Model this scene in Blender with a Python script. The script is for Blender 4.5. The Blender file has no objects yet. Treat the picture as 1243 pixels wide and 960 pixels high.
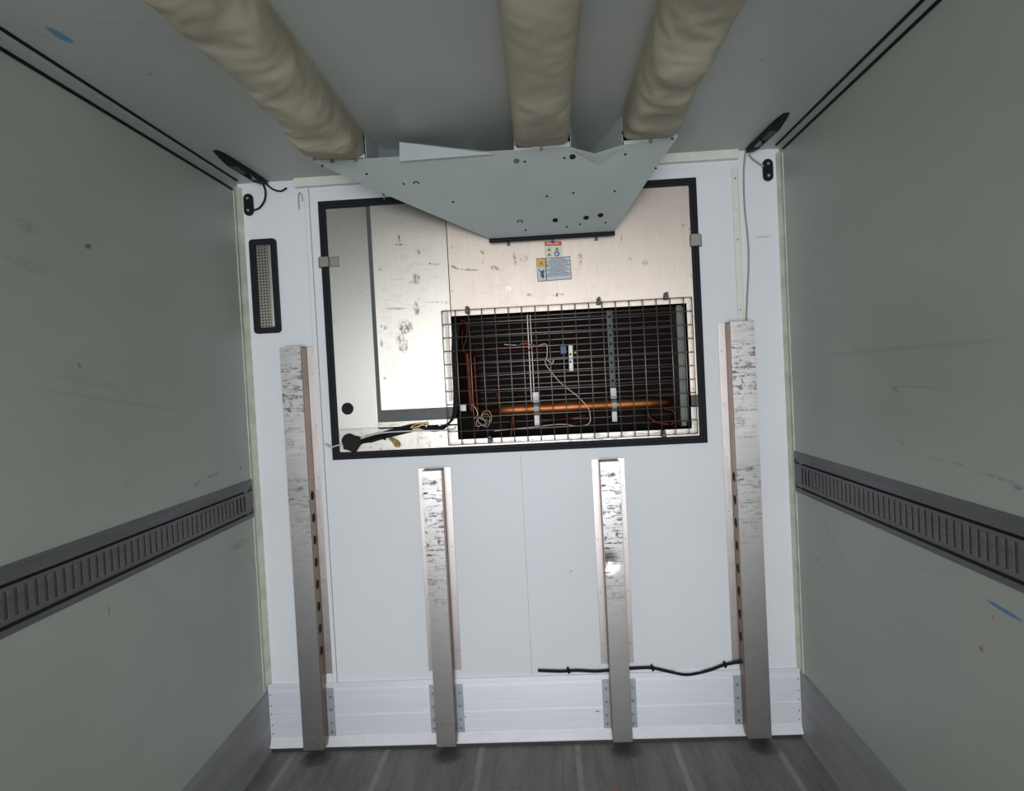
import bpy, math, random
import numpy as np
from mathutils import Vector, Matrix, noise as mnoise
random.seed(7)
S = bpy.context.scene
COL = S.collection

# ------------------------------------------------------------------ camera
F_PX, CXW, CZW, CD, YAW, PIT, ROL, H = (818.3286, 0.124222, 1.635644, 2.99929,
                                        -0.045349, -0.024972, -0.051383, 2.5726)
HW = 1.2            # half width of the body
LEN = 6.6           # length of the load space
fw = Vector((math.sin(YAW)*math.cos(PIT), math.cos(YAW)*math.cos(PIT), math.sin(PIT)))
r0 = Vector((math.cos(YAW), -math.sin(YAW), 0)); u0 = r0.cross(fw)
rt = r0*math.cos(ROL) + u0*math.sin(ROL); up = -r0*math.sin(ROL) + u0*math.cos(ROL)
CPOS = Vector((CXW, -CD, CZW))
cam = bpy.data.cameras.new('camera'); camo = bpy.data.objects.new('camera', cam); COL.objects.link(camo)
m = Matrix((rt, up, -fw)).transposed().to_4x4(); m.translation = CPOS
camo.matrix_world = m
cam.sensor_fit = 'HORIZONTAL'; cam.sensor_width = 36; cam.lens = F_PX/1243*36; cam.clip_start = .02
S.camera = camo

# ------------------------------------------------------------------ light and exposure
S.view_settings.view_transform = 'Standard'; S.view_settings.look = 'None'
S.view_settings.gamma = 1; S.view_settings.use_curve_mapping = False
S.view_settings.exposure = 0.0
w = bpy.data.worlds.new('world'); S.world = w; w.use_nodes = True
bg = w.node_tree.nodes['Background']; bg.inputs[0].default_value = (.80, .90, 1, 1); bg.inputs[1].default_value = .35
def area(name, loc, rot, sx, sy, power, col, spread=180):
    l = bpy.data.lights.new(name, 'AREA'); l.shape = 'RECTANGLE'; l.size = sx; l.size_y = sy
    l.energy = power; l.color = col; l.spread = math.radians(spread)
    o = bpy.data.objects.new(name, l); COL.objects.link(o); o.location = loc; o.rotation_euler = rot
    return o
# daylight coming in through the open rear doors
area('rear_door_daylight', (0.0, -LEN-.05, 1.35), (math.radians(90), 0, 0), 2.2, 2.2, 78, (.94, .962, 1), 100)

# ------------------------------------------------------------------ helpers
def P(px, py, axis, val):
    d = fw*F_PX + rt*(px-621.5) + up*(480-py)
    t = (val-CPOS[axis])/d[axis]
    return CPOS + d*t
def WX(px, py, Y=0.0):
    q = P(px, py, 1, Y); return (q.x, q.z)

WLOC = {}
class G:
    def __init__(s): s.v = []; s.f = []; s.isl = []
    def add(s, vs, fs):
        n = len(s.v); s.isl.append((list(vs), list(fs))); s.v += [tuple(v) for v in vs]; s.f += [tuple(i+n for i in f) for f in fs]; return s
    def box(s, x0, x1, y0, y1, z0, z1):
        x0, x1 = sorted((x0, x1)); y0, y1 = sorted((y0, y1)); z0, z1 = sorted((z0, z1))
        return s.add([(x0,y0,z0),(x1,y0,z0),(x1,y1,z0),(x0,y1,z0),(x0,y0,z1),(x1,y0,z1),(x1,y1,z1),(x0,y1,z1)],
                     [(0,3,2,1),(4,5,6,7),(0,1,5,4),(1,2,6,5),(2,3,7,6),(3,0,4,7)])
    def prism(s, pts, y0, y1, plane='XZ'):
        n = len(pts); y0, y1 = min(y0, y1), max(y0, y1)
        a = sum(pts[i][0]*pts[(i+1)%n][1]-pts[(i+1)%n][0]*pts[i][1] for i in range(n))
        if a < 0: pts = pts[::-1]
        mk = {'XZ': lambda p, k: (p[0], k, p[1]), 'XY': lambda p, k: (p[0], p[1], k), 'YZ': lambda p, k: (k, p[0], p[1])}[plane]
        vs = [mk(p, y0) for p in pts] + [mk(p, y1) for p in pts]
        fs = [tuple(range(n)), tuple(range(2*n-1, n-1, -1))] + [(i, i+n, (i+1)%n+n, (i+1)%n) for i in range(n)]
        if plane != 'XZ': fs = [f[::-1] for f in fs]
        return s.add(vs, fs)
    def ring(s, o, i, y0, y1):            # o, i: four XZ corners each, same order
        vs = [(p[0], y, p[1]) for y in (y0, y1) for q in (o, i) for p in q]
        fs = []
        for k in range(4):
            j = (k+1) % 4
            fs += [(k, j, 4+j, 4+k), (8+k, 12+k, 12+j, 8+j), (k, 8+k, 8+j, j), (4+k, 4+j, 12+j, 12+k)]
        return s.add(vs, fs)
    def tube(s, pts, r, n=8, smooth=True, sub=6, closed=False):
        pts = [Vector(p) for p in pts]
        if smooth and len(pts) > 2:
            q = []
            for i in range(len(pts)-1):
                p0 = pts[max(i-1, 0)]; p1 = pts[i]; p2 = pts[i+1]; p3 = pts[min(i+2, len(pts)-1)]
                for k in range(sub):
                    t = k/sub
                    q.append(.5*((2*p1)+(-p0+p2)*t+(2*p0-5*p1+4*p2-p3)*t*t+(-p0+3*p1-3*p2+p3)*t**3))
            pts = q+[pts[-1]]
        m_ = len(pts); vs = []; prev = None
        for i, p in enumerate(pts):
            t = (pts[min(i+1, m_-1)]-pts[max(i-1, 0)])
            if t.length < 1e-9: t = Vector((0, 0, 1))
            t.normalize()
            a = Vector((0, 0, 1)) if abs(t.z) < .9 else Vector((1, 0, 0))
            if prev is not None: a = prev
            b = t.cross(a); 
            if b.length < 1e-6: b = t.cross(Vector((1, .3, 0)))
            b.normalize(); c = b.cross(t).normalized(); prev = c
            rr = r[i*len(r)//m_] if isinstance(r, (list, tuple)) else r
            for k in range(n):
                an = 2*math.pi*k/n; vs.append(p+(b*math.cos(an)+c*math.sin(an))*rr)
        fs = [(i*n+k, i*n+(k+1)%n, (i+1)*n+(k+1)%n, (i+1)*n+k) for i in range(m_-1) for k in range(n)]
        fs += [tuple(range(n-1, -1, -1)), tuple((m_-1)*n+k for k in range(n))]
        return s.add(vs, fs)
    def disc(s, x, z, r, y0, y1, n=16):     # short cylinder facing -Y
        return s.prism([(x+r*math.cos(2*math.pi*k/n), z+r*math.sin(2*math.pi*k/n)) for k in range(n)], y0, y1)
    def each(s, name, mat, parent, bevel=0, smooth=False):      # every piece an object of its own
        return [G().add(v, f).build(name, mat, parent, bevel, smooth) for v, f in s.isl]
    def build(s, name, mat, parent=None, bevel=0, smooth=False, at=(0,0,0)):
        off = Vector(WLOC[parent.as_pointer()]) if parent else Vector(at)
        me = bpy.data.meshes.new(name); me.from_pydata([Vector(v)-off for v in s.v], [], s.f); me.update()
        me.materials.append(mat)
        o = bpy.data.objects.new(name, me); COL.objects.link(o)
        if parent: o.parent = parent
        else: o.location = off
        WLOC[o.as_pointer()] = tuple(off)
        import bmesh
        bm = bmesh.new(); bm.from_mesh(me); bmesh.ops.recalc_face_normals(bm, faces=bm.faces); bm.to_mesh(me); bm.free()
        if smooth: 
            for p in me.polygons: p.use_smooth = True
        if bevel:
            b = o.modifiers.new('bevel', 'BEVEL'); b.width = bevel; b.segments = 2; b.limit_method = 'ANGLE'; b.angle_limit = .6
        return o
def thing(name, label, cat, loc=(0,0,0), group=None):
    o = bpy.data.objects.new(name, None); COL.objects.link(o); o.location = loc; o.empty_display_size = .1
    WLOC[o.as_pointer()] = tuple(loc); return tag(o, label, cat, group)
def tag(o, label, cat, group=None):
    o['label'] = label; o['category'] = cat
    if group: o['group'] = group
    return o
def struct(o): o['kind'] = 'structure'; return o

# ------------------------------------------------------------------ materials
def mth(nt, op, a, b=None, c=None):
    n = nt.nodes.new('ShaderNodeMath'); n.operation = op
    for i, x in enumerate((a, b, c)):
        if x is None: continue
        if isinstance(x, (int, float)): n.inputs[i].default_value = x
        else: nt.links.new(x, n.inputs[i])
    return n.outputs[0]
def mixc(nt, fac, a, b):
    n = nt.nodes.new('ShaderNodeMix'); n.data_type = 'RGBA'
    for k, x in ((0, fac), (6, a), (7, b)):
        if isinstance(x, (int, float)): n.inputs[k].default_value = x
        elif isinstance(x, tuple): n.inputs[k].default_value = (*x[:3], 1)
        else: nt.links.new(x, n.inputs[k])
    return n.outputs[2]
def nz(nt, coord, scale, sc3=(1,1,1), detail=3, rough=.5):
    mp = nt.nodes.new('ShaderNodeMapping'); mp.inputs['Scale'].default_value = sc3; nt.links.new(coord, mp.inputs[0])
    n = nt.nodes.new('ShaderNodeTexNoise'); n.inputs['Scale'].default_value = scale
    n.inputs['Detail'].default_value = detail; n.inputs['Roughness'].default_value = rough
    nt.links.new(mp.outputs[0], n.inputs['Vector']); return n.outputs[0]
def sstep(nt, x, a, b):
    n = nt.nodes.new('ShaderNodeMapRange'); n.interpolation_type = 'SMOOTHSTEP'
    nt.links.new(x, n.inputs[0]); n.inputs[1].default_value = a; n.inputs[2].default_value = b
    return n.outputs[0]
def base(name, col, rough=.5, metal=0, spec=.5):
    m = bpy.data.materials.new(name); m.use_nodes = True; nt = m.node_tree; b = nt.nodes['Principled BSDF']
    b.inputs['Base Color'].default_value = (*col, 1); b.inputs['Roughness'].default_value = rough
    b.inputs['Metallic'].default_value = metal; b.inputs['Specular IOR Level'].default_value = spec
    return m, nt, b
def tc(nt, which='Object'):
    return nt.nodes.new('ShaderNodeTexCoord').outputs[which]
def plain(name, col, rough=.5, metal=0, var=.12, scale=18, bump=0, spec=.5):
    m, nt, b = base(name, col, rough, metal, spec)
    c = tc(nt); n = nz(nt, c, scale)
    dk = tuple(max(0, x*(1-var)) for x in col); lt = tuple(min(1, x*(1+var)) for x in col)
    nt.links.new(mixc(nt, sstep(nt, n, .3, .7), dk, lt), b.inputs['Base Color'])
    if bump:
        bp = nt.nodes.new('ShaderNodeBump'); bp.inputs['Strength'].default_value = bump; bp.inputs['Distance'].default_value = .004
        nt.links.new(n, bp.inputs['Height']); nt.links.new(bp.outputs[0], b.inputs['Normal'])
    return m
def marks(nt, coord, plane, lst, col):
    """lst: (p0, p1, halfwidth, colour, strength, noise) with p0/p1 in plane coordinates"""
    sp = nt.nodes.new('ShaderNodeSeparateXYZ'); nt.links.new(coord, sp.inputs[0])
    U, V = {'XZ': (0, 2), 'YZ': (1, 2), 'XY': (0, 1)}[plane]
    U, V = sp.outputs[U], sp.outputs[V]
    nn = nz(nt, coord, 60, detail=4, rough=.7)
    sc = {'XZ': (1, 1, .45), 'YZ': (1, .5, 1), 'XY': (1, 1, 1)}[plane]; nf = nz(nt, coord, 95, sc, detail=5, rough=.75)
    for (a, b_, hw, c, st, amt) in lst:
        cx, cy = (a[0]+b_[0])/2, (a[1]+b_[1])/2; L = max(math.dist(a, b_)/2, hw); an = math.atan2(b_[1]-a[1], b_[0]-a[0])
        du = mth(nt, 'SUBTRACT', U, cx); dv = mth(nt, 'SUBTRACT', V, cy)
        s_ = mth(nt, 'ADD', mth(nt, 'MULTIPLY', du, math.cos(an)/L), mth(nt, 'MULTIPLY', dv, math.sin(an)/L))
        t_ = mth(nt, 'ADD', mth(nt, 'MULTIPLY', du, -math.sin(an)/hw), mth(nt, 'MULTIPLY', dv, math.cos(an)/hw))
        d = mth(nt, 'ADD', mth(nt, 'MULTIPLY', s_, s_), mth(nt, 'MULTIPLY', t_, t_))
        d = mth(nt, 'ADD', d, mth(nt, 'MULTIPLY', mth(nt, 'SUBTRACT', nn, .5), amt))
        mk = mth(nt, 'MULTIPLY', mth(nt, 'SUBTRACT', 1.0, sstep(nt, d, .3, 1.15)), st)
        if amt > 1.1: mk = mth(nt, 'MULTIPLY', mk, sstep(nt, nf, .42, .56))
        col = mixc(nt, mk, col, c)
    return col
def panel_paint(name, col, rough, plane, lst=(), scuff=.10, spec=.4, tint=None):
    m, nt, b = base(name, col, rough, 0, spec)
    c = tc(nt)
    n1 = nz(nt, c, 1.3, (1, .6, 1), 5, .6)
    dk = tuple(x*(1-scuff) for x in col)
    cc = mixc(nt, sstep(nt, n1, .35, .7), col, dk)
    n2 = nz(nt, c, 9, (1, .35, 2.2), 6, .75)
    cc = mixc(nt, mth(nt, 'MULTIPLY', sstep(nt, n2, .66, .78), .22), cc, tuple(x*.55 for x in col))
    if lst: cc = marks(nt, c, plane, lst, cc)
    nt.links.new(cc, b.inputs['Base Color'])
    return m
def metal(name, col, rough=.35, aniso=0, streak=(1, 1, 40), var=.18, dirt=0, dirtcol=(.10, .085, .075), gen=False, lst=(), plane='XZ', mval=1.0):
    m, nt, b = base(name, col, rough, mval)
    c = tc(nt)
    n = nz(nt, c, 6, streak, 4, .6)
    cc = mixc(nt, sstep(nt, n, .3, .7), col, tuple(x*(1-var) for x in col))
    if dirt:
        d1 = nz(nt, c, 14, (1.1, 1, 7), 6, .75); d2 = nz(nt, c, 3.2, (1, 1, 1.6), 3, .6); d3 = nz(nt, c, 22, (1.6, 1, 1.2), 5, .75)
        mk = mth(nt, 'MAXIMUM', sstep(nt, d1, .53, .60), mth(nt, 'MULTIPLY', sstep(nt, d3, .56, .62), .8))
        mk = mth(nt, 'MULTIPLY', mk, sstep(nt, d2, .40, .56))
        mk = mth(nt, 'MULTIPLY', mk, dirt)
        if gen:
            sp = nt.nodes.new('ShaderNodeSeparateXYZ'); nt.links.new(tc(nt, 'Generated'), sp.inputs[0])
            mk = mth(nt, 'MULTIPLY', mk, sstep(nt, sp.outputs[2], .30, .75))
        cc = mixc(nt, mk, cc, dirtcol)
        nt.links.new(mth(nt, 'ADD', mth(nt, 'MULTIPLY', mk, .3), mth(nt, 'ADD', mth(nt, 'MULTIPLY', n, .12), rough-.06)), b.inputs['Roughness'])
    if lst: cc = marks(nt, c, plane, lst, cc)
    nt.links.new(cc, b.inputs['Base Color'])
    if aniso:
        b.inputs['Anisotropic'].default_value = aniso
        t = nt.nodes.new('ShaderNodeTangent'); t.direction_type = 'RADIAL'; t.axis = 'Z'
        nt.links.new(t.outputs[0], b.inputs['Tangent'])
    return m
def yz(px, py, x): q = P(px, py, 0, x); return (q.y, q.z)
def xy(px, py, z=H): q = P(px, py, 2, z); return (q.x, q.y)
DK = (.08, .075, .07); BLUE = (.03, .20, .42); RED = (.5, .05, .04)
L, R = -HW, HW
left_marks = [(yz(120,640,L), yz(260,800,L), .03, (.3,.31,.28), .12, 1.05), (yz(30,470,L), yz(230,500,L), .008, (.25,.26,.23), .2, 1.05),
    (yz(103,299,L), yz(111,299,L), .009, DK, .8, .8), (yz(94,441,L), yz(99,446,L), .007, DK, .5, .6),
    (yz(234,591,L), yz(244,583,L), .008, DK, .55, 1.6), (yz(250,580,L), yz(268,573,L), .006, DK, .6, 1.6), (yz(291,565,L), yz(293,571,L), .008, DK, .5, 1),
    (yz(276,668,L), yz(304,654,L), .018, (.16,.14,.11), .5, 1.2), (yz(0,312,L), yz(62,330,L), .02, DK, .18, 2), (yz(132,733,L), yz(133,748,L), .005, (.06,.14,.12), .5, 1),
    (yz(60,455,L), yz(150,470,L), .012, DK, .12, 2), (yz(20,270,L), yz(50,282,L), .02, DK, .25, 2), (yz(140,600,L), yz(190,560,L), .01, DK, .15, 2)]
right_marks = [(yz(995,431,R), yz(1243,410,R), .010, (.2,.21,.18), .22, 1.05), (yz(1075,468,R), yz(1150,471,R), .005, (.2,.2,.18), .25, 1.05), (yz(965,560,R), yz(1060,760,R), .02, (.3,.31,.28), .15, 1.05),
    (yz(1082,470,R), yz(1090,475,R), .01, (.12,.09,.07), .6, 1.2), (yz(1000,418,R), yz(1040,428,R), .018, (.62,.64,.58), .35, 2),
    (yz(1185,572,R), yz(1243,590,R), .005, (.05,.13,.28), .45, 1.8), (yz(1120,553,R), yz(1190,570,R), .004, (.10,.13,.25), .35, 1.8), (yz(1228,590,R), yz(1243,594,R), .006, (.05,.13,.28), .5, 1),
    (yz(1194,726,R), yz(1246,757,R), .006, BLUE, .85, 1.0), (yz(1204,748,R), yz(1206,750,R), .006, (.4,.12,.12), .5, .6), (yz(1188,785,R), yz(1194,790,R), .009, RED, .7, .9), (yz(990,678,R), yz(993,681,R), .007, DK, .5, .8),
    (yz(1085,533,R), yz(1100,540,R), .01, DK, .25, 1.5), (yz(1100,690,R), yz(1180,700,R), .01, DK, .12, 2), (yz(985,440,R), yz(1243,520,R), .05, (.6,.62,.56), .12, 2)]
ceil_marks = [(xy(54,31), xy(90,54), .016, (.05,.24,.42), .85, 1.1), (xy(35,32), xy(62,48), .02, (.12,.26,.38), .3, 2.2), (xy(90,30), xy(200,27), .006, (.12,.2,.3), .25, 2),
    (xy(182,89), xy(184,91), .006, DK, .6, .5), (xy(924,72), xy(927,74), .008, DK, .35, .8)]
front_marks = [((*WX(915,288),), (*WX(938,287),), .003, DK, .45, .8), (WX(692,692), WX(694,694), .004, DK, .6, .4)]
M = {}
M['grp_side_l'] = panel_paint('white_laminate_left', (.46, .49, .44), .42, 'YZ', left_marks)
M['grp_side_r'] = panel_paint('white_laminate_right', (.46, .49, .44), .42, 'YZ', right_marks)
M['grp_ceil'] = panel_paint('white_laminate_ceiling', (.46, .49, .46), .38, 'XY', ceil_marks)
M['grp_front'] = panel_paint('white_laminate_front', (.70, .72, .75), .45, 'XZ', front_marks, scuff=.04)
M['cream'] = plain('cream_sealant', (.52, .54, .45), .5)
M['cream_white'] = plain('off_white_trim', (.66, .66, .60), .45, var=.05)
M['rubber'] = plain('black_rubber', (.008, .009, .014), .6, bump=.15, scale=60, spec=.2)
M['black'] = plain('black_plastic', (.006, .006, .007), .6, spec=.2)
M['black_gloss'] = plain('black_lens', (.008, .008, .010), .15)
M['hole'] = plain('dark_hole', (.004, .004, .004), .9)
M['screw'] = metal('screw_steel', (.30, .29, .27), .4)
M['steel_dark'] = metal('dark_steel', (.085, .088, .086), .55, streak=(40, 1, 1))
M['galv'] = metal('galvanised_steel', (.33, .34, .34), .5, streak=(1, .3, 8), var=.25, mval=.7)
M['galv_blue'] = metal('galvanised_bracket', (.42, .46, .50), .5, streak=(1, 1, 8), mval=.6)
M['kick'] = metal('grey_kick_plate', (.34, .345, .35), .6, streak=(1, .3, 3), mval=.2)
M['alu'] = metal('aluminium_skirting', (.90, .90, .97), .42, streak=(.4, 1, 30), var=.08, mval=.55,
    lst=[(WX(514,861), WX(523,859), .008, (.95,.95,1), .7, 1), (WX(676,870), WX(692,866), .006, (.95,.95,1), .8, 1.5), (WX(563,868), WX(567,869), .004, DK, .5, .5), (WX(722,862), WX(728,862), .004, DK, .7, .5)])
M['alu_edge'] = plain('bright_aluminium_edge', (.86, .86, .90), .35, .3, .04)
M['post'] = metal('worn_aluminium_post', (.41, .398, .39), .36, streak=(2, 1, 5), var=.12, dirt=.95, gen=True)
M['post_side'] = metal('post_web', (.26, .20, .155), .45, streak=(6, 1, 1), var=.15)
M['flange'] = metal('post_flange', (.50, .46, .44), .42, streak=(6, 1, 1), var=.12)
UZ = 1.311
def WU(px, py, Y): x, z = WX(px, py, Y); return (x, z-UZ)
pm = [(WU(a,b,-.01), WU(c,d,-.01), h*1.3, k, min(1, s*1.4), 2.4) for (a,b,c,d,h,k,s) in [
    (484,284,485,297,.004,DK,.9), (480,297,490,297,.004,DK,.7), (507,300,509,310,.007,DK,.6), (520,320,534,321,.005,DK,.7), (503,332,508,345,.014,DK,.6),
    (504,366,507,384,.012,DK,.6), (488,392,496,402,.026,DK,.65), (484,403,492,430,.022,DK,.5), (465,375,500,374,.004,DK,.4), (466,395,470,400,.008,DK,.5),
    (462,410,464,422,.008,DK,.5), (515,367,545,366,.003,DK,.35), (497,340,500,345,.008,DK,.4)]]
M['cover'] = metal('warm_brushed_panel_left', (.43, .405, .36), .40, aniso=.5, streak=(30, 1, 1), var=.05, dirt=.12, lst=pm)
pr = [(WU(a,b,-.012), WU(c,d,-.012), h*1.3, k, min(1, s*1.3), 2.4) for (a,b,c,d,h,k,s) in [
    (546,322,558,327,.004,DK,.8), (558,327,585,328,.003,DK,.6), (594,323,606,327,.010,(.25,.13,.08),.75), (624,304,626,322,.006,(.2,.15,.08),.7), (630,315,642,312,.012,(.25,.2,.14),.6),
    (705,303,704,328,.008,(.2,.17,.08),.7), (762,313,767,314,.005,DK,.7), (780,318,786,320,.012,(.25,.2,.15),.55), (670,358,684,357,.006,DK,.7), (638,357,646,358,.006,DK,.5),
    (582,304,588,308,.005,(.2,.12,.07),.6), (584,312,587,322,.005,(.3,.2,.15),.4), (754,284,755,296,.002,DK,.5), (829,270,830,276,.004,(.2,.18,.08),.5), (615,350,618,351,.01,(.6,.62,.6),.5)]]
M['fascia'] = metal('warm_brushed_panel_right', (.445, .39, .34), .46, aniso=.4, streak=(30, 1, 1), var=.05, dirt=.06, lst=pr)
M['panel_low'] = metal('lower_brushed_strip', (.40, .375, .34), .42, streak=(30, 1, 1), var=.06, dirt=.3)
M['panel_left'] = metal('grey_brushed_cover', (.30, .295, .27), .38, aniso=.5, streak=(30, 1, 1), var=.06)
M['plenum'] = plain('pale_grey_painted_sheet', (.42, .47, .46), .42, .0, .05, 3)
M['plenum_shaded'] = plain('shaded_plenum_sheet', (.16, .19, .20), .5, .0, .05, 3)  # same plenum sheet, shade inside the box darkened into its colour
M['copper'] = metal('aged_copper', (.34, .125, .045), .45, streak=(1, 1, 1), var=.5)
M['copper_dark'] = metal('dull_copper', (.10, .028, .016), .55, var=.4)
M['fins'] = plain('dark_coil_fins', (.011, .007, .007), .85, spec=.08)
M['clip'] = metal('clip_metal', (.21, .20, .18), .45)
M['dull'] = plain('dull_grey_steel', (.13, .14, .125), .55, .3)
M['rail'] = metal('rail_steel', (.19, .19, .20), .55, streak=(1, .3, 8), var=.25, mval=.6)
M['wire'] = metal('guard_wire', (.36, .32, .30), .5)
M['wire_dim'] = metal('coil_tube_metal', (.46, .40, .38), .6)
M['white_pl'] = plain('white_plastic', (.72, .70, .66), .4, 0, .04)
M['white_cable'] = plain('light_grey_cable', (.60, .60, .56), .4, 0, .04)
M['grey_cable'] = plain('grey_cable', (.30, .31, .28), .5, 0, .04)
M['blue_pl'] = plain('blue_plastic', (.02, .05, .16), .4)
M['red_pl'] = plain('red_plastic', (.45, .03, .02), .4)
M['brass'] = metal('brass_fitting', (.62, .40, .16), .35)
M['yellow_brown'] = plain('frayed_tan_wires', (.34, .24, .06), .7, 0, .4, 60)
M['label_white'] = plain('label_pale', (.50, .55, .58), .5, 0, .04)
M['label_cream'] = plain('label_cream', (.62, .63, .52), .5, 0, .04)
M['label_red'] = plain('label_red', (.52, .07, .02), .5, 0, .04)
M['label_yellow'] = plain('label_yellow', (.72, .36, .02), .5, 0, .04)
M['label_ink'] = plain('label_ink', (.07, .08, .10), .5, 0, .04)
M['label_blue'] = plain('label_blue', (.06, .14, .34), .5, 0, .04)
M['label_tri'] = plain('label_triangle', (.40, .36, .10), .5, 0, .04)
# canvas
m_, nt, b = base('tan_canvas', (.42, .37, .27), .75); c = tc(nt)
n1 = nz(nt, c, 2.6, (1, 1, 1), 5, .6); n2 = nz(nt, c, 220, (1, 1, 1), 1)
cc = mixc(nt, sstep(nt, n1, .35, .7), (.50, .455, .345), (.38, .34, .26))
n3 = nz(nt, c, 5, (1, 1, 1), 4, .6); cc = mixc(nt, mth(nt, 'MULTIPLY', sstep(nt, n3, .6, .75), .5), cc, (.44, .30, .24))
nt.links.new(cc, b.inputs['Base Color'])
bp = nt.nodes.new('ShaderNodeBump'); bp.inputs['Strength'].default_value = .3; bp.inputs['Distance'].default_value = .012
nt.links.new(nz(nt, c, 7, (1.3, .7, 1), 3, .5), bp.inputs['Height']); nt.links.new(bp.outputs[0], b.inputs['Normal'])
M['canvas'] = m_
# floor
m_, nt, b = base('grey_floor', (.1, .1, .1), .55); c = tc(nt)
sp = nt.nodes.new('ShaderNodeSeparateXYZ'); nt.links.new(c, sp.inputs[0])
def stripes(period, phase, hw):
    t = mth(nt, 'ADD', sp.outputs[0], -phase+period*20.5)
    t = mth(nt, 'ABSOLUTE', mth(nt, 'SUBTRACT', mth(nt, 'MODULO', t, period), period/2))
    return mth(nt, 'SUBTRACT', 1.0, sstep(nt, t, hw*.5, hw))
cc = mixc(nt, sstep(nt, nz(nt, c, 5, (3, .5, 1), 6, .65), .3, .7), (.215, .20, .185), (.13, .122, .115))
cc = mixc(nt, mth(nt, 'MULTIPLY', sstep(nt, nz(nt, c, 45, (1, 1, 1), 3, .7), .5, .75), .5), cc, (.27, .26, .245))
cc = mixc(nt, mth(nt, 'MULTIPLY', mth(nt, 'MULTIPLY', stripes(.425, .2, .016), sstep(nt, nz(nt, c, 10, (1, .4, 1), 4, .7), .3, .55)), .7), cc, (.34, .34, .32))
cc = mixc(nt, mth(nt, 'MULTIPLY', stripes(.1417, .13, .004), .3), cc, (.05, .05, .055))
cc = marks(nt, c, 'XY', [((x-.06, -.10), (x+.08, -.10), .075, (.02, .019, .02), .6, 1.0) for x in (-.97, -.38, .40, .99)] +  # shade under the four post ends darkened into the floor colour
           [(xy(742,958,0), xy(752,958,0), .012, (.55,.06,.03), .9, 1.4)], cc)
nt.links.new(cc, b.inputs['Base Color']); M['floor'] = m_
# perforated plate
def perforated(name, col, pitch, hr):
    m_, nt, b = base(name, col, .35, 1); c = tc(nt)
    sp = nt.nodes.new('ShaderNodeSeparateXYZ'); nt.links.new(c, sp.inputs[0])
    def cell(o): return mth(nt, 'SUBTRACT', mth(nt, 'FRACT', mth(nt, 'ADD', mth(nt, 'DIVIDE', o, pitch), 50)), .5)
    a, d = cell(sp.outputs[0]), cell(sp.outputs[2])
    mk = mth(nt, 'MAXIMUM', mth(nt, 'ABSOLUTE', a), mth(nt, 'ABSOLUTE', d))
    k = mth(nt, 'SUBTRACT', 1.0, sstep(nt, mk, hr*.85, hr))
    nt.links.new(mixc(nt, k, col, (.02, .018, .015)), b.inputs['Base Color'])
    nt.links.new(mth(nt, 'SUBTRACT', 1.0, k), b.inputs['Metallic'])
    return m_
M['perf'] = perforated('perforated_steel', (.34, .32, .28), .0132, .33)

# ------------------------------------------------------------------ room shell
U0 = dict(x0=-.832, x1=.836, z0=1.311, z1=2.467)       # the refrigeration unit's outline in the front wall
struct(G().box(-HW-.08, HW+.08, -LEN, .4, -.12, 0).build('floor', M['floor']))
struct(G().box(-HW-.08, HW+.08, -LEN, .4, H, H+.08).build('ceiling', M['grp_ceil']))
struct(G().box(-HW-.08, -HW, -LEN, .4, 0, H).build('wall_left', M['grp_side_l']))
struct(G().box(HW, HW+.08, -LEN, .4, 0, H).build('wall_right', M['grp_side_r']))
i = .015
g = G().box(-HW, U0['x0']+i, 0, .08, 0, H).box(U0['x1']-i, HW, 0, .08, 0, H)
g.box(U0['x0']+i, U0['x1']-i, 0, .08, 0, U0['z0']+i).box(U0['x0']+i, U0['x1']-i, 0, .08, U0['z1']-i, H)
struct(g.build('wall_front', M['grp_front']))
# bottom plates of the side walls
for nm, x, px0 in (('baseboard_left', -HW, (330, 835)), ('baseboard_right', HW, (973, 813))):
    zt = .262 if x < 0 else .285; s_ = 1 if x < 0 else -1
    struct(G().box(x, x+s_*.005, -LEN, 0, 0, zt).box(x, x+s_*.018, -LEN, 0, 0, .012).build(nm, M['kick']))
# skirting of the front wall
g = G().box(-HW+.006, HW-.006, -.010, 0, .0, .297)
for z in (.268, .262, .150, .146): g.box(-HW+.006, HW-.006, -.0112, -.01, z, z+.0012)
bf = struct(g.build('baseboard_front', M['alu']))
G().prism([(-.034, .014), (-.034, .020), (-.012, .052), (-.010, .052), (-.010, .014)], -HW+.008, HW-.008, 'YZ').build('edge_strip', M['alu_edge'], bf)
G().box(-HW+.006, HW-.006, -.036, -.010, 0, .014).build('bottom_gasket', M['steel_dark'], bf)
g = G()
for x in (-HW+.016, HW-.016):
    for z in (.07, .11, .16, .2, .25): g.disc(x, z, .003, -.013, -.01, 8)
g.each('rivet', M['screw'], bf)
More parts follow.
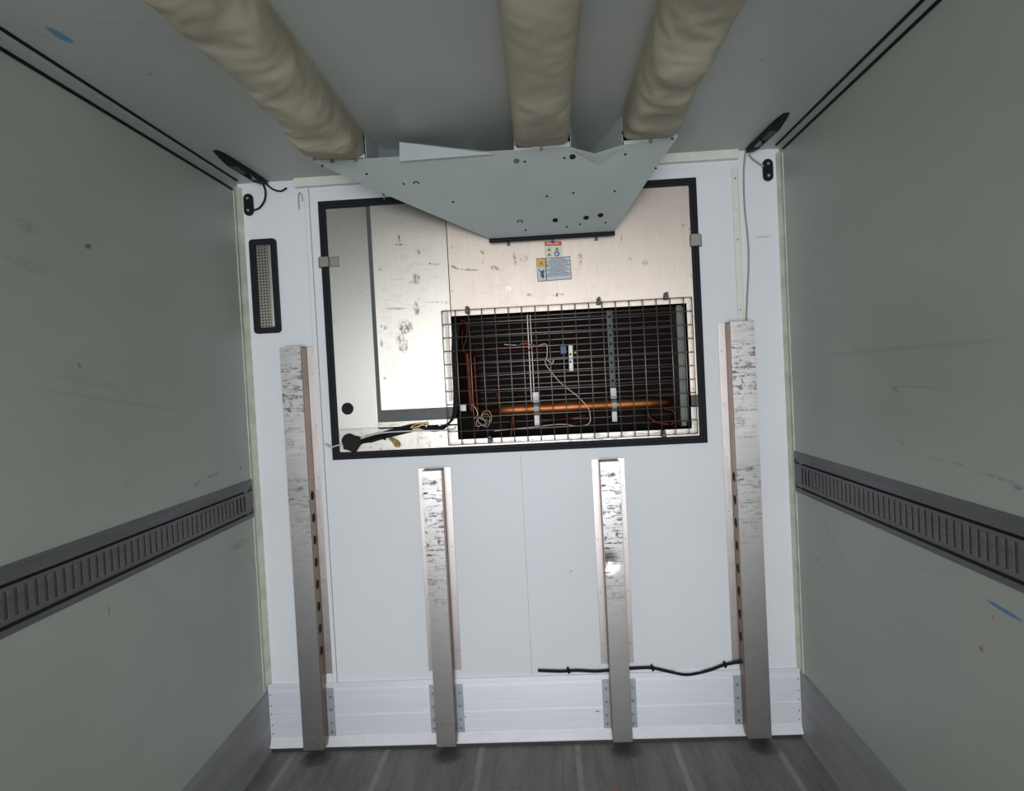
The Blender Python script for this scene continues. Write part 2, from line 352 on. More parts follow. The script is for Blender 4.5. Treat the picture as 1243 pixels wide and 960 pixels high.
# corner trims
n_tr = 0
def trim(g, mat): 
    global n_tr; n_tr += 1
    return struct(g.build('trim_%d' % n_tr, M[mat]))
trim(G().prism([(-HW, 0), (-HW+.022, 0), (-HW, -.030)], .297, H-.02, 'XY').box(-HW, -HW+.004, -.045, 0, .28, H-.03), 'cream')
trim(G().prism([(HW, 0), (HW-.016, 0), (HW, -.028)], .297, H-.02, 'XY').box(HW-.004, HW, -.045, 0, .28, H-.03), 'cream')
for s_ in (-1, 1):       # angled strips along the ceiling corners, with black seals
    x = s_*HW
    t = trim(G().prism([(x, H), (x-s_*(.021 if s_ < 0 else .026), H), (x-s_*(.021 if s_ < 0 else .026), H-.001), (x-s_*.001, H-.001), (x-s_*.001, H-(.034 if s_ < 0 else .014)), (x, H-(.034 if s_ < 0 else .014))], -LEN, 0), 'grp_ceil')
    cxo = .021 if s_ < 0 else .026; wzo = .034 if s_ < 0 else .014
    G().box(x-s_*cxo, x-s_*(cxo+.009), -LEN, -.055, H-.005, H).build('rubber_seal', M['rubber'], t)
    G().box(x, x-s_*.005, -LEN, -.055, H-wzo, H-wzo-.009).build('rubber_seal', M['rubber'], t)
a = WX(350, 222); b_ = WX(886, 190)
trim(G().box(-.93, 1.02, -.03, 0, H-.038, H), 'cream_white')
tj = trim(G().box(-.894, -.872, -.003, 0, .249, H-.038), 'grp_front')
G().box(-.876, -.8725, -.0045, 0, .249, H-.038).build('joint_seal', M['grey_cable'], tj)
G().box(-.896, -.894, -.0035, 0, .249, H-.038).build('joint_seal', M['cream'], tj)      # vertical joint strip
trim(G().box(.012, .015, -.001, 0, .297, 1.30), 'cream')
t = trim(G().box(.992, .996, -.006, 0, 1.845, 2.50).box(1.018, 1.022, -.006, 0, 1.845, 2.50).box(.996, 1.018, -.002, 0, 1.845, 2.50), 'cream_white')
g = G()
for z in (2.455, 2.19, 1.885): g.disc(1.007, z, .004, -.006, -.002, 8)
g.each('screw', M['screw'], t)
# small wire hook at top of the left joint strip
g = G().tube([(-.921,-.006,2.44), (-.921,-.008,2.49), (-.915,-.008,2.515), (-.905,-.008,2.50), (-.903,-.008,2.475)], .0020)
tag(g.build('wall_hook', M['grey_cable'], at=(-.921, 0, 2.44), smooth=True), 'small bent wire hook on the joint strip under the cream ceiling trim', 'hook')

# ------------------------------------------------------------------ aluminium posts on the front wall
FP = .085
def post(name_label, x0, x1, ztop, fl, zf, slots, lowb, dent=None, lines=(), narrow=0):
    """x0,x1 face edges; fl: sides with a flange; zf flange bottom; slots: side with slotted web; lowb: sides with a low bracket"""
    cx = (x0+x1)/2
    lm = [((x0-cx-.01, z), (x1-cx+.01, z+random.uniform(-.002, .002)), hw, DK, st, 1.5) for z, hw, st in [(WX(640, 480+(py-480), -FP)[1] if False else z_, hw, st) for (z_, hw, st) in lines]]
    pmat = metal('worn_aluminium_post', (.41, .398, .39), .36, streak=(2, 1, 5), var=.12, dirt=.95, gen=True, lst=lm)
    t = thing('wall_post', name_label, 'post', (cx, 0, 0), 'aluminium posts on the front wall')
    ZB = .030                     # the posts end a little above the floor
    # face plate, dented where the photo shows a dent
    nz_ = 90; vs = []; fs = []
    for k in range(nz_+1):
        z = ZB+(ztop-ZB)*k/nz_
        for q in range(7):
            x = x0+(x1-x0)*q/6; d = 0
            if dent:
                d = .008*math.exp(-((z-dent[1])/.030)**2-((x-dent[0])/.034)**2)
            vs.append((x, -FP+d, z))
    n = len(vs)
    vs += [(v[0], v[1]+.003, v[2]) for v in vs]
    for k in range(nz_):
        for q in range(6):
            a = k*7+q; fs.append((a, a+1, a+8, a+7)); fs.append((n+a, n+a+7, n+a+8, n+a+1))
    for k in range(nz_):
        for q in (0, 6): a = k*7+q; fs.append((a, a+7, n+a+7, n+a))
    for q in range(6):
        for k in (0, nz_): a = k*7+q; fs.append((a, n+a, n+a+1, a+1))
    G().add(vs, fs).build('face_plate', pmat, t)
    for s_ in (-1, 1):
        xe = x0 if s_ < 0 else x1
        g = G().box(xe, xe-s_*.003, -FP+.003, 0, ZB, ztop)
        g.box(xe-s_*.001, xe+s_*.0025, -FP+.012, -FP+.017, ZB, ztop)
        wbo = g.build('side_web', M['post_side'], t)
        if s_ in fl:
            G().box(xe, xe+s_*(narrow if narrow and s_ > 0 else .032), -.004, 0, zf, ztop+.004).build('mounting_flange', M['flange'], t, bevel=.0008)
            g = G(); z = ztop-.12
            while z > zf+.03 and not (narrow and s_ > 0): g.disc(xe+s_*.021, z, .0035, -.0065, -.004, 8); z -= .235
            if g.v: g.each('screw', M['screw'], t)
        if s_ in slots:
            z = 1.16
            while z > .40:
                sl = G().prism([(-FP*.5+.018*math.cos(a_), z+.021*math.sin(a_)*(1 if abs(math.sin(a_)) < .9 else 1)) for a_ in [2*math.pi*k/14 for k in range(14)]], xe-s_*.0005, xe+s_*.0012, 'YZ')
                sl.build('slot', M['hole'], t); z -= .1
        if s_ in lowb:
            br = G().box(xe, xe+s_*.034, -.014, -.010, .055, .275).build('lower_bracket', M['galv_blue'], t)
            g = G()
            for z in (.235, .175, .115, .075): g.disc(xe+s_*.018, z, .005, -.018, -.014, 6)
            g.each('bolt', M['screw'], br)
    G().box(x0, x1, -FP+.003, 0, ztop-.003, ztop).build('top_cap', M['post_side'], t)
    g = G()
    for z in (.09, .17): g.disc(x0+(x1-x0)*.5, z, .004, -FP-.0015, -FP, 8)
    g.each('rivet', M['galv'], t)
    return t
post('tall scuffed aluminium post on the left, below the framed perforated plate', -1.018, -.925, 1.824, (1,), .337, (1,), (1,), lines=[(WX(352,448,-FP)[1], 0.003, 0.8), (WX(352,458,-FP)[1], 0.002, 0.6), (WX(353,482,-FP)[1], 0.012, 0.75), (WX(356,520,-FP)[1], 0.004, 0.4), (WX(358,553,-FP)[1], 0.002, 0.8), (WX(360,583,-FP)[1], 0.012, 0.4), (WX(364,660,-FP)[1], 0.002, 0.4)])
post('short aluminium post without a dent, between the tall left post and the wall joint', -.4195, -.335, 1.251, (-1, 1), .335, (), (-1, 1), lines=[(WX(527,688,-FP)[1], 0.002, 0.6), (WX(528,705,-FP)[1], 0.01, 0.5), (WX(527,640,-FP)[1], 0.004, 0.5), (WX(540,878,-FP)[1], 0.002, 0.5)])
post('short dented aluminium post, under the copper coil opening and crossed by the black cable', .3575, .439, 1.256, (-1, 1), .342, (), (-1, 1), dent=WX(738, 680, -.05), lines=[(WX(738,582,-FP)[1], 0.004, 0.6), (WX(740,621,-FP)[1], 0.002, 0.8), (WX(741,641,-FP)[1], 0.002, 0.8), (WX(743,711,-FP)[1], 0.002, 0.8), (WX(744,726,-FP)[1], 0.004, 0.4), (WX(750,862,-FP)[1], 0.002, 0.4)])
post('tall scuffed aluminium post on the right, below the thin white cable', .936, 1.037, 1.829, (-1, 1), .320, (-1,), (-1,), narrow=.010, lines=[(WX(902,446,-FP)[1], 0.005, 0.8), (WX(902,456,-FP)[1], 0.003, 0.8), (WX(903,478,-FP)[1], 0.003, 0.8), (WX(905,498,-FP)[1], 0.004, 0.7), (WX(908,530,-FP)[1], 0.003, 0.6), (WX(909,610,-FP)[1], 0.002, 0.8), (WX(910,634,-FP)[1], 0.0025, 0.95), (WX(912,650,-FP)[1], 0.003, 0.3)])

# ------------------------------------------------------------------ refrigeration unit in the front wall
ref = thing('refrigeration_unit', 'brushed steel refrigeration unit with wire guarded coil, framed by black gasket in the front wall', 'refrigeration unit', (0, 0, U0['z0']))
x0, x1, z0, z1 = U0['x0'], U0['x1'], U0['z0'], U0['z1']
gw = .033
Q = lambda a, b, c, d: [(a, c), (b, c), (b, d), (a, d)]
g = G().ring(Q(x0, x1, z0, z1), Q(x0+gw, x1-gw, z0+gw, z1-gw), -.020, .0)
g.ring(Q(x0+.008, x1-.008, z0+.008, z1-.008), Q(x0+.019, x1-.019, z0+.019, z1-.019), -.026, -.02)
g.build('frame_gasket', M['rubber'], ref, bevel=.004)
xi0, xi1, zi0, zi1 = x0+gw, x1-gw, z0+gw, z1-gw
XL, XJ = -.613, -.262          # left cover | recessed cover | fascia
OP = (-.262, .772, 1.376, 1.926)     # coil opening
zb1, zb0 = 1.524, 1.470              # shadowed recess gap, its shade built as a dark grey bar
G().box(xi0, XL-.004, -.012, -.004, 1.447, zi1-.001).box(xi0, -.70, -.013, -.004, 1.441, 1.447).build('side_cover', M['panel_left'], ref, bevel=.001)
g = G().box(XL+.013, XJ-.004, -.010, -.004, zb1, zi1)
g.build('scuffed_cover', M['cover'], ref)
G().box(XL-.004, XL+.013, -.008, -.002, zb0, zi1).build('edge_channel', M['steel_dark'], ref)
G().box(XL+.010, OP[0]-.004, -.012, -.003, zb0, zb1).box(OP[1]+.002, xi1, -.012, -.003, zb0, zb1).each('shaded_gap_bar', M['steel_dark'], ref)
g = G().box(XJ, xi1, -.012, -.004, OP[3], zi1).box(OP[1], xi1, -.012, -.004, zb1, OP[3])
g.build('upper_fascia', M['fascia'], ref)
g = G().box(xi0, OP[0], -.008, -.002, zi0, 1.447).box(XL-.004, OP[0], -.008, -.002, 1.44, zb0).box(OP[0], OP[1], -.008, -.002, zi0, OP[2]).box(OP[1], xi1, -.008, -.002, zi0, zb0)
g.build('lower_fascia', M['panel_low'], ref)
# body of the unit behind the panels
g = G().box(x0+.02, x1-.02, .30, .31, z0+.02, z1-.02)
for s in ((x0+.02, x0+.03), (x1-.03, x1-.02), (OP[0]-.05, OP[0]-.04), (OP[1]+.03, OP[1]+.035)): g.box(s[0], s[1], .0, .30, z0+.02, z1-.02)
g.box(x0+.02, x1-.02, .0, .30, z0+.02, z0+.03).box(x0+.02, x1-.02, .0, .30, z1-.03, z1-.02)
g.box(OP[0]-.05, OP[1]+.035, .01, .30, OP[3]+.01, OP[3]+.02)
g.build('inner_housing', M['fins'], ref)
# coil
G().box(OP[0]-.02, OP[1]-.01, .14, .26, OP[2]-.02, OP[3]+.005).build('evaporator_fins', M['fins'], ref)
g = G(); z = OP[2]+.06
while z < OP[3]:
    g.tube([(OP[0]+.06, .128, z), (OP[1]-.03, .128, z)], .0028, 6, smooth=False); z += .0285
g.build('coil_tubes', M['wire_dim'], ref, smooth=True)
G().box(OP[1]-.038, OP[1]-.014, .02, .15, OP[2]+.01, OP[3]-.004).box(OP[1]-.042, OP[1]-.010, .012, .016, OP[2]+.03, OP[3]-.012).build('end_plate', M['dull'], ref, bevel=.002)
g = G().box(.437, .460, .123, .126, 1.52, OP[3]).box(.435, .438, .115, .123, 1.52, OP[3]).box(.459, .462, .115, .123, 1.52, OP[3])
cs = g.build('coil_strap', M['steel_dark'], ref)
g = G()
for k in range(9): g.disc(.4485, 1.56+k*.042, .006, .1215, .1235, 8)
g.each('strap_hole', M['hole'], cs)
G().box(.070, .074, .115, .12, 1.50, OP[3]).box(.084, .087, .115, .12, 1.50, OP[3]).each('coil_strap', M['wire'], ref)
# copper header pipe
zc = 1.492
xa, xb = WX(606, 494, .06)[0], WX(812, 492, .06)[0]; zc = WX(710, 493, .06)[1]
path = [(xa-.03, .06, zc), (xa-.01, .06, zc), (xa+.03, .06, zc), (xb-.12, .06, zc), (xb-.05, .06, zc), (xb+.02, .07, zc)]
g = G()
rr = [.012, .012, .024, .031, .031, .031, .031, .026, .014, .014]
pts = [(xa-.10, .06, zc), (xa-.005, .06, zc), (xa-.0, .06, zc), (xa+.012, .06, zc), (0, .06, zc), (.3, .06, zc), (xb-.10, .06, zc), (xb-.05, .06, zc), (xb-.02, .06, zc), (xb+.02, .065, zc)]
g.tube(pts, rr, 20, smooth=False)
cp = g.build('copper_header', M['copper'], ref, smooth=True)
for px in (651, 745):
    x = WX(px, 493, .06)[0]
    g = G().tube([(x-.011, .06, zc), (x+.011, .06, zc)], .0335, 20, smooth=False)
    g.box(x-.011, x+.011, .05, .12, zc+.030, zc+.034); g.box(x-.013, x+.013, .045, .05, zc+.03, zc+.075); g.box(x-.011, x+.011, .045, .05, zc-.075, zc-.03)
    cl = g.build('pipe_clamp', M['galv'], cp)
def W3(px, py, Y): q = P(px, py, 1, Y); return (q.x, q.y, q.z)
def path3(l, Y, sub=6): return [W3(p[0], p[1], p[2] if len(p) > 2 else Y) for p in l]
# copper pipework on the left and below
def cu(l, r, Y, nm='copper_pipe', mt='copper_dark'): return G().tube(path3(l, Y), r, 10).build(nm, M[mt], ref, smooth=True)
cu([(567,428),(569,450),(571,480),(573,500)], .020, .05)
cu([(576,432),(577,455),(579,485),(581,515),(579,524)], .010, .06)
cu([(558,395),(562,389),(567,395),(566,412),(562,424),(567,432)], .005, .05)
cu([(562,400),(561,415),(566,430)], .004, .06)
cu([(622,496),(622,512),(620,530)], .011, .07)
cu([(786,500),(790,508),(799,513),(812,515)], .010, .05)
cu([(806,496),(816,498),(820,508),(814,516)], .008, .07)
cu([(640,516),(665,511),(690,508),(712,504)], .004, .05)
cu([(640,520),(670,515),(700,513),(720,506)], .003, .06)
cu([(575,427),(590,424),(610,426),(660,424),(700,420)], .0035, .10)
cu([(664,430),(668,424),(672,418),(668,412)], .003, .08)
cu([(600,470),(604,480),(606,492)], .006, .08)
# metering valve, connector plate, wires
G().box(*sorted((WX(680,430,.04)[0], WX(688,430,.04)[0])), .03, .07, *sorted((WX(684,430,.04)[1], WX(684,419,.04)[1]))).build('blue_valve', M['blue_pl'], ref, bevel=.004)['label'] = 'dark blue valve block'
G().prism([WX(690,419,.02), WX(695,419,.02), WX(696,451,.02), WX(691,451,.02)], .016, .021).build('connector_plate', M['white_pl'], ref, bevel=.001)['label'] = 'white connector plate with two holes'
G().tube(path3([(696,428),(701,428)], .03), .009, 10).build('brass_fitting', M['brass'], ref, smooth=True)['label'] = 'small brass fitting'
g = G()
for py in (430, 439): x, z = WX(692.5, py, .016); g.disc(x, z, .005, .0145, .0165, 10)
g.each('plate_hole', M['hole'], ref)
def wirep(l, r, Y, mt, nm='wire', lab=None):
    o = G().tube(path3(l, Y), r, 8).build(nm, M[mt], ref, smooth=True)
    if lab: o['label'] = lab
    return o
wirep([(612,418),(628,419),(636,417),(652,420)], .002, .04, 'white_cable')
wirep([(634,418),(641,416)], .006, .035, 'red_pl', 'wire_splice', 'red wire splice'); wirep([(645,418),(651,420)], .005, .035, 'red_pl', 'wire_splice', 'red wire splice'); wirep([(627,419),(633,419)], .005, .035, 'blue_pl', 'wire_splice', 'blue wire splice')
wirep([(652,420),(663,418),(664,432),(662,440),(668,450),(682,466),(700,480),(713,494),(716,502),(715,514),(700,517),(680,515),(640,519),(600,523)], .0019, .0, 'white_cable', 'sensor_cable', 'pale sensor cable hanging inside the guard')
wirep([(663,436),(670,441),(672,436)], .0026, .01, 'white_cable')
G().box(*sorted((WX(558,495,.02)[0], WX(566,495,.02)[0])), .012, .03, *sorted((WX(560,499,.02)[1], WX(560,491,.02)[1]))).build('wire_connector', M['white_pl'], ref, bevel=.002)['label'] = 'white wire connector'
for k, (cx, cy, ra) in enumerate([(587, 510, 8), (590, 506, 7), (584, 513, 6)]):
    G().tube([W3(cx+ra*math.cos(a), cy+ra*.85*math.sin(a)+2*math.sin(2*a+k), .01+.004*k) for a in [2*math.pi*j/12 for j in range(13)]], .0013, 6).build('coiled_wire', M['white_cable' if k != 1 else 'brass'], ref, smooth=True)
wirep([(572,490),(577,495),(580,503),(576,508)], .002, .01, 'white_cable')
g = G()
for k in range(5):
    o = k*1.1
    g.tube(path3([(424+o*2, 540-o), (452, 535-o*1.3), (480, 525-o), (506, 519-o*.9), (527, 523-o), (541, 518-o*.5), (549+o*.6, 506), (551+o, 492), (551+o*1.2, 470), (549+o*1.4, 430), (550+o*1.5, 392)], -.018-.002*k), .0042, 8)
g.build('wiring_loom', M['black'], ref, smooth=True)['label'] = 'black wiring loom running up behind the guard'
g = G().tube(path3([(449,535),(470,529),(495,523),(500,522)], -.026), .0095, 8); g.tube(path3([(444,534),(446,529)], -.03), .006, 6); g.tube(path3([(466,530),(467,534)], -.036), .005, 6); g.tube(path3([(495,522),(496,516)], -.03), .0055, 6)
g.build('loom_tape', M['black'], ref, smooth=True)
for l in [[(498,520),(508,517),(518,513),(517,519)], [(498,519),(505,515),(516,514)], [(505,520),(512,516),(519,517)]]:
    wirep(l, .003, -.028, 'brass', 'bare_wire', 'bare brownish wire end')
g = G()
for k in range(7): g.tube(path3([(471,531), (476+k, 534+abs(3-k)*.4), (479+k*1.1, 541+(k%3))], -.03+.001*k), .0028, 5)
g.build('frayed_wires', M['yellow_brown'], ref)['label'] = 'frayed tan wire ends'
wirep([(394,539),(400,543),(408,541),(430,535),(460,526),(500,523),(545,522),(553,518)], .0032, -.034, 'white_cable', 'thin_cable', 'thin pale cable crossing the gasket')
# round grommets
def blob(px, py, r, Y0, Y1):
    x, z = WX(px, py, Y0); return G().disc(x, z, r, Y1, Y0, 20)
blob(422, 496, .027, -.012, -.018).build('rubber_plug', M['black'], ref, bevel=.003)['label'] = 'round black plug'
x, z = WX(428, 537, -.008)
G().prism([(x+(.044+.007*math.sin(3*a+1))*math.cos(a), z+(.038+.006*math.sin(4*a))*math.sin(a)) for a in [2*math.pi*k/28 for k in range(28)]], -.040, -.008).build('cable_plug', M['black'], ref, bevel=.003)['label'] = 'large lumpy black cable plug'
# fascia screws
scr = [(542,367),(835,222),(786,228),(837,278),(840,334),(841,384),(549,299),(549,353),(457,258),(461,327),(425,355),(438,355),(467,459),(463,396),(534,516),(535,530),(450,543),(462,545),(521,541),(846,472),(849,513),(405,390),(845,404)]
for p in scr:
    if 820 < p[0] and p[0] > 843: p = (841, p[1])
    x, z = WX(p[0], p[1], -.012); G().disc(x, z, .0058, -.0155, -.0115, 10).build('screw', M['screw'], ref)
# latches
for q in ([(384,312),(410,311),(411,323),(385,325)], [(840,284),(852,283),(853,298),(841,299)]):
    xs = [WX(*p, -.028) for p in q]; X0, X1 = xs[0][0], xs[1][0]; Z0, Z1 = xs[2][1], xs[0][1]
    xm = x0+.5*gw if X0 < 0 else x1-.5*gw
    g = G().box(xm-.022, xm+.022, -.031, -.028, Z0, Z1)
    g.box(X0, xm-.012, -.006, -.003, Z0, Z1) if X0 < 0 else g.box(xm, X1+.004, -.006, -.003, Z0, Z1)
    if X0 < 0: g.box(xm+.018, X1, -.016, -.013, Z0, Z1)
    g.box(xm-.022, xm-.019, -.031, 0, Z0, Z1).box(xm+.019, xm+.022, -.031, -.012, Z0, Z1)
    g.build('retaining_clip', M['clip'], ref, bevel=.0015)
# wire guard
GX0, GX1, GZ0, GZ1 = -.300, .788, 1.357, 1.947; GY = -.045
nvx, nvz = 19, 11
xs = [GX0+(GX1-.012-GX0)*k/18.4 for k in range(19)]+[GX1]
zs = [GZ1-(GZ1-GZ0)*k/10 for k in range(11)]
g = G()
for k, x in enumerate(xs):
    jx = random.uniform(-.002, .002)
    g.tube([(x, -.012, GZ1), (x+jx*.3, GY, GZ1), (x+jx, GY-.001, (GZ0+GZ1)/2), (x, GY, GZ0), (x, -.012, GZ0)], .0021, 6, smooth=False)
for k, z in enumerate(zs):
    jz = random.uniform(-.003, .003)
    g.tube([(GX0, -.012, z), (GX0, GY-.004, z), ((GX0+GX1)/2-.2, GY-.004, z+jz), (GX1, GY-.004, z), (GX1, -.012, z)], .0021, 6, smooth=False)
gd = g.build('wire_guard', M['wire'], ref, smooth=True)
G().box(-.290, -.276, GY+.006, GY+.009, 1.55, 1.955).build('guard_strip', M['wire'], gd)
for px, py in ((567,377),(727,366),(809,360),(595,534),(806,527)):
    x, z = WX(px, py, GY)
    c_ = G().box(x-.009, x+.009, GY-.010, -.012, z-.012, z+.006).tube([(x, GY-.012, z+.012), (x, -.012, z+.012)], .008, 8, smooth=False)
    c_.build('guard_clip', M['steel_dark'], gd, bevel=.002)
# warning stickers
YS = -.0125
def quad(l, Y, th=.0006): return G().prism([WX(*p, Y) for p in l], Y-th, Y)
wl = quad([(661,293),(681.5,292.5),(683,311),(662,312)], YS).build('warning_sticker', M['label_cream'], ref); wl['label'] = 'small sticker with red header and hazard triangles'
quad([(661,293),(681.5,292.5),(682,298),(661.3,298.6)], YS-.0006).build('header', M['label_red'], wl)
g = G()
for a in range(6):
    px = 664.5+a*2.5; x, z = WX(px, 295.6-.03*a, YS); g.box(x-.003, x+.003, YS-.0016, YS-.001, z-.003, z+.003)
g.build('header_lettering', M['label_cream'], wl)
g = G()
for (px, py) in ((666.5,303.3),(676,302.5),(666.7,309.3)):
    g.prism([WX(px-3.3,py+1.8,YS), WX(px+3.3,py+1.6,YS), WX(px,py-3,YS)], YS-.0014, YS-.0006)
g.each('hazard_triangle', M['label_tri'], wl)
g = G()
for (px, py) in ((666.5,302.8),(676,302.1),(666.7,308.9)):
    x, z = WX(px, py, YS); g.box(x-.0035, x+.0035, YS-.002, YS-.0014, z-.005, z+.0025)
g.each('hazard_symbol', M['label_ink'], wl)
x, z = WX(676, 308, YS); G().disc(x, z, .0125, YS-.0014, YS-.0006, 18).build('blue_symbol', M['label_blue'], wl)
G().disc(x-.001, z-.001, .006, YS-.002, YS-.0014, 8).build('symbol_figure', M['label_white'], wl)
wl = quad([(651,314),(692,311.5),(694,338.5),(652.5,342)], YS).build('instruction_sticker', M['label_white'], ref); wl['label'] = 'wide pale blue sticker with orange triangle and lines of text'
quad([(651.4,314.6),(661.5,313.9),(662,323.6),(652,324.4)], YS-.0006).build('orange_field', M['label_yellow'], wl)
quad([(653.6,322.6),(660.4,322.2),(656.8,316)], YS-.0012).build('orange_triangle', M['label_tri'], wl)
g = G()
for q in ([(656.4,318),(657.6,318),(657.3,321.2),(656.7,321.2)], [(661.8,313.6),(663.2,313.5),(664,341),(662.8,341)], [(651,314),(651.6,314),(653.1,342),(652.5,342)],
          [(652.5,341.4),(694,338),(694,338.8),(652.5,342.2)], [(691.4,311.5),(692.1,311.5),(694.1,338.5),(693.4,338.5)], [(651,313.6),(692,311.1),(692,311.8),(651,314.4)]):
    g.prism([WX(*p, YS) for p in q], YS-.0018, YS-.0006)
for k in range(4):
    y_ = 317.6+k*5.2; g.prism([WX(*p, YS) for p in [(663,y_+.4),(692.8,y_-1.6),(692.8,y_-1.0),(663,y_+1.0)]], YS-.0014, YS-.0006)
for k, wds in enumerate((8, 11, 9, 9, 14)):
    for j in range(2 if k < 4 else 1):
        y_ = 313.9+k*5.25+j*1.9; wd = wds*(1 if j == 0 else 1.25); px = 677-wd
        while px < 677+wd:
            l = random.uniform(1.2, 3); yy = y_-(px-663)*.067; g.prism([WX(*p, YS) for p in [(px,yy+.3),(px+l,yy+.2),(px+l,yy+1.1),(px,yy+1.2)]], YS-.0012, YS-.0006); px += l+.7
g.build('printed_lines', M['label_ink'], wl)
g = G()
for q in ([(653.2,327),(654.4,326.6),(658,330.4),(657.2,331.4)], [(656,330),(660,327),(661.4,329),(658.6,337),(656.6,336)], [(658,334),(661,333.4),(660.6,337.6),(658.4,338)]):
    g.prism([WX(*p, YS) for p in q], YS-.0012, YS-.0006)
g.build('hand_pictogram', M['label_ink'], wl)

# ------------------------------------------------------------------ air plenum under the ceiling
YF = -.50
pl = thing('air_plenum', 'pale grey sheet metal air duct box hanging from the ceiling above the refrigeration unit', 'air duct', (0, -.27, H))
A = Vector(W3(381,194,YF)); B = Vector(W3(822,166,YF)); zf_ = (A.z+B.z)/2; A.z = B.z = zf_-.006
YB = -.050
C_ = Vector(W3(745,281,YB)); D_ = Vector(W3(595,290,YB))
V1 = Vector(W3(690,182,YF)); V2 = Vector(W3(730,199,YF+.01)); V3 = Vector(W3(760,175,YF))
N = (B-A).cross(D_-A).normalized(); 
if N.z > 0: N = -N
th = .0025
def sheet(pts, t_=th, nrm=None):
    pts = [Vector(p) for p in pts]; n_ = nrm or (pts[1]-pts[0]).cross(pts[2]-pts[0]).normalized()
    k = len(pts); vs = pts+[p+n_*t_ for p in pts]
    return G().add(vs, [tuple(range(k)), tuple(range(2*k-1, k-1, -1))]+[(i_, (i_+1)%k, (i_+1)%k+k, i_+k) for i_ in range(k)])
def onpl(px, py):    # point of the sloping sheet seen at this pixel
    d = fw*F_PX + rt*(px-621.5) + up*(480-py); t = (A-CPOS).dot(N)/d.dot(N); return CPOS+d*t
g = sheet([A, onpl(690,178.5), onpl(722,187), onpl(757,176), B, onpl(794,207), C_, D_, onpl(470,237)], th, -N)
g.build('sloping_sheet', M['plenum'], pl)
# front lip along the duct collars
def lip(p, q, zu, lean=.0): 
    p = Vector(p); q = Vector(q)
    return sheet([p, q, q+Vector((0, lean, zu)), p+Vector((0, lean, zu))], .002)
lp = lip(A, onpl(443,191.5), .012).build('front_lip', M['plenum'], pl)
lip(onpl(624,183), onpl(692,178), .018).build('front_lip', M['plenum'], pl); lip(onpl(757,176), B, .014).build('front_lip', M['plenum'], pl)
# folded triangular flap
sheet([W3(485,196,YF+.002), W3(600,187,YF+.002), W3(590,184,YF+.02), W3(485,173,YF+.02)], .002).build('folded_flap', M['plenum'], pl)
sheet([W3(485,173,YF+.02), W3(590,184,YF+.02), W3(592,182.5,YF+.04), W3(487,170.5,YF+.04)], .002).build('flap_edge', M['galv'], pl)
a0, a1, a2 = onpl(694,181), onpl(727,199.5), onpl(755,179)
sheet([a0+N*.003, a1+N*.002, a2+N*.003, onpl(722,187)+N*.009], .0015).build('bent_facet', M['plenum'], pl)
# walls of the box up to the ceiling
def vwall(p, q, mat='plenum_shaded', zt=H-.001, nm='side_wall'):
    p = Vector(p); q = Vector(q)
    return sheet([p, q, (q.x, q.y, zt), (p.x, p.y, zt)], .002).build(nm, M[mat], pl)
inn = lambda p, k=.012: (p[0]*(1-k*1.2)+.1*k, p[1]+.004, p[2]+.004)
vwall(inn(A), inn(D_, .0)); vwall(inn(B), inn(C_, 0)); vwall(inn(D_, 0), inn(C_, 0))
bx = {}
def zpl(x, y): return A.z-((x-A.x)*N.x+(y-A.y)*N.y)/N.z+.003
def pt(x, y): return (x, y, zpl(x, y))
vwall(pt(.272, -.497), pt(.328, -.12), 'plenum'); vwall(pt(.462, -.497), pt(.372, -.12), 'plenum')
vwall(pt(-.487, -.497), pt(-.470, -.30), 'plenum'); vwall(pt(.066, -.497), pt(.066, -.12), 'plenum')
zz = W3(447,182,-.2)[2]; G().box(-.44, -.10, -.202, -.200, zz-.2, zz).build('rear_plate', M['plenum'], pl)
# small end of the left collar, bolts, holes
sheet([W3(440,166,YF), W3(445,168,YF+.05), W3(446,192,YF+.05), W3(442,193,YF)], .003).build('collar_side', M['plenum'], pl)
def onsheet(px, py, r, mat, nm, flat=True):
    p = onpl(px, py); n_ = N
    a_ = n_.cross(Vector((0, 1, 0))).normalized(); b2 = n_.cross(a_)
    k = 12; vs = [p+n_*.0002+(a_*math.cos(2*math.pi*i_/k)+b2*math.sin(2*math.pi*i_/k))*r for i_ in range(k)]
    vs += [v+n_*.0018 for v in vs]
    G().add(vs, [tuple(range(k)), tuple(range(2*k-1, k-1, -1))]+[(i_, (i_+1)%k, (i_+1)%k+k, i_+k) for i_ in range(k)]).build(nm, M[mat], pl)
for px, py in ((674,267),(711.5,264),(729,261)): onsheet(px, py, .012, 'hole', 'punched_hole')
for px, py in ((695,190),(627,195)): onsheet(px, py, .012, 'steel_dark' if px > 650 else 'galv', 'punched_hole')
for px, py in ((550,245),(490,223),(637,196),(685,191.5),(664,238),(696,234),(746,232),(688,275),(704,272),(735,270),(638,279),(759,187),(816,168),(445,211),(391,201),(796,204)): onsheet(px, py, .0045, 'hole', 'rivet_hole')
for px, py in ((505,221),(631,268)):
    p = [onpl(px-3.2, py+1.2)+N*.002, onpl(px-1, py-.8)+N*.002, onpl(px+2, py-.6)+N*.002, onpl(px+3.6, py+1.6)+N*.002]
    G().tube(p, .0022, 6).build('punched_tab', M['steel_dark'], pl)
for px, py, Y in ((403,196,YF-.002),(431,194,YF-.002),(657,180,YF-.003),(790,171,YF-.003),(382,194,YF-.002)):
    x, _, z = W3(px, py, Y); G().disc(x, z, .006, YF-.008, YF+.002, 10).build('bolt', M['screw'], pl)
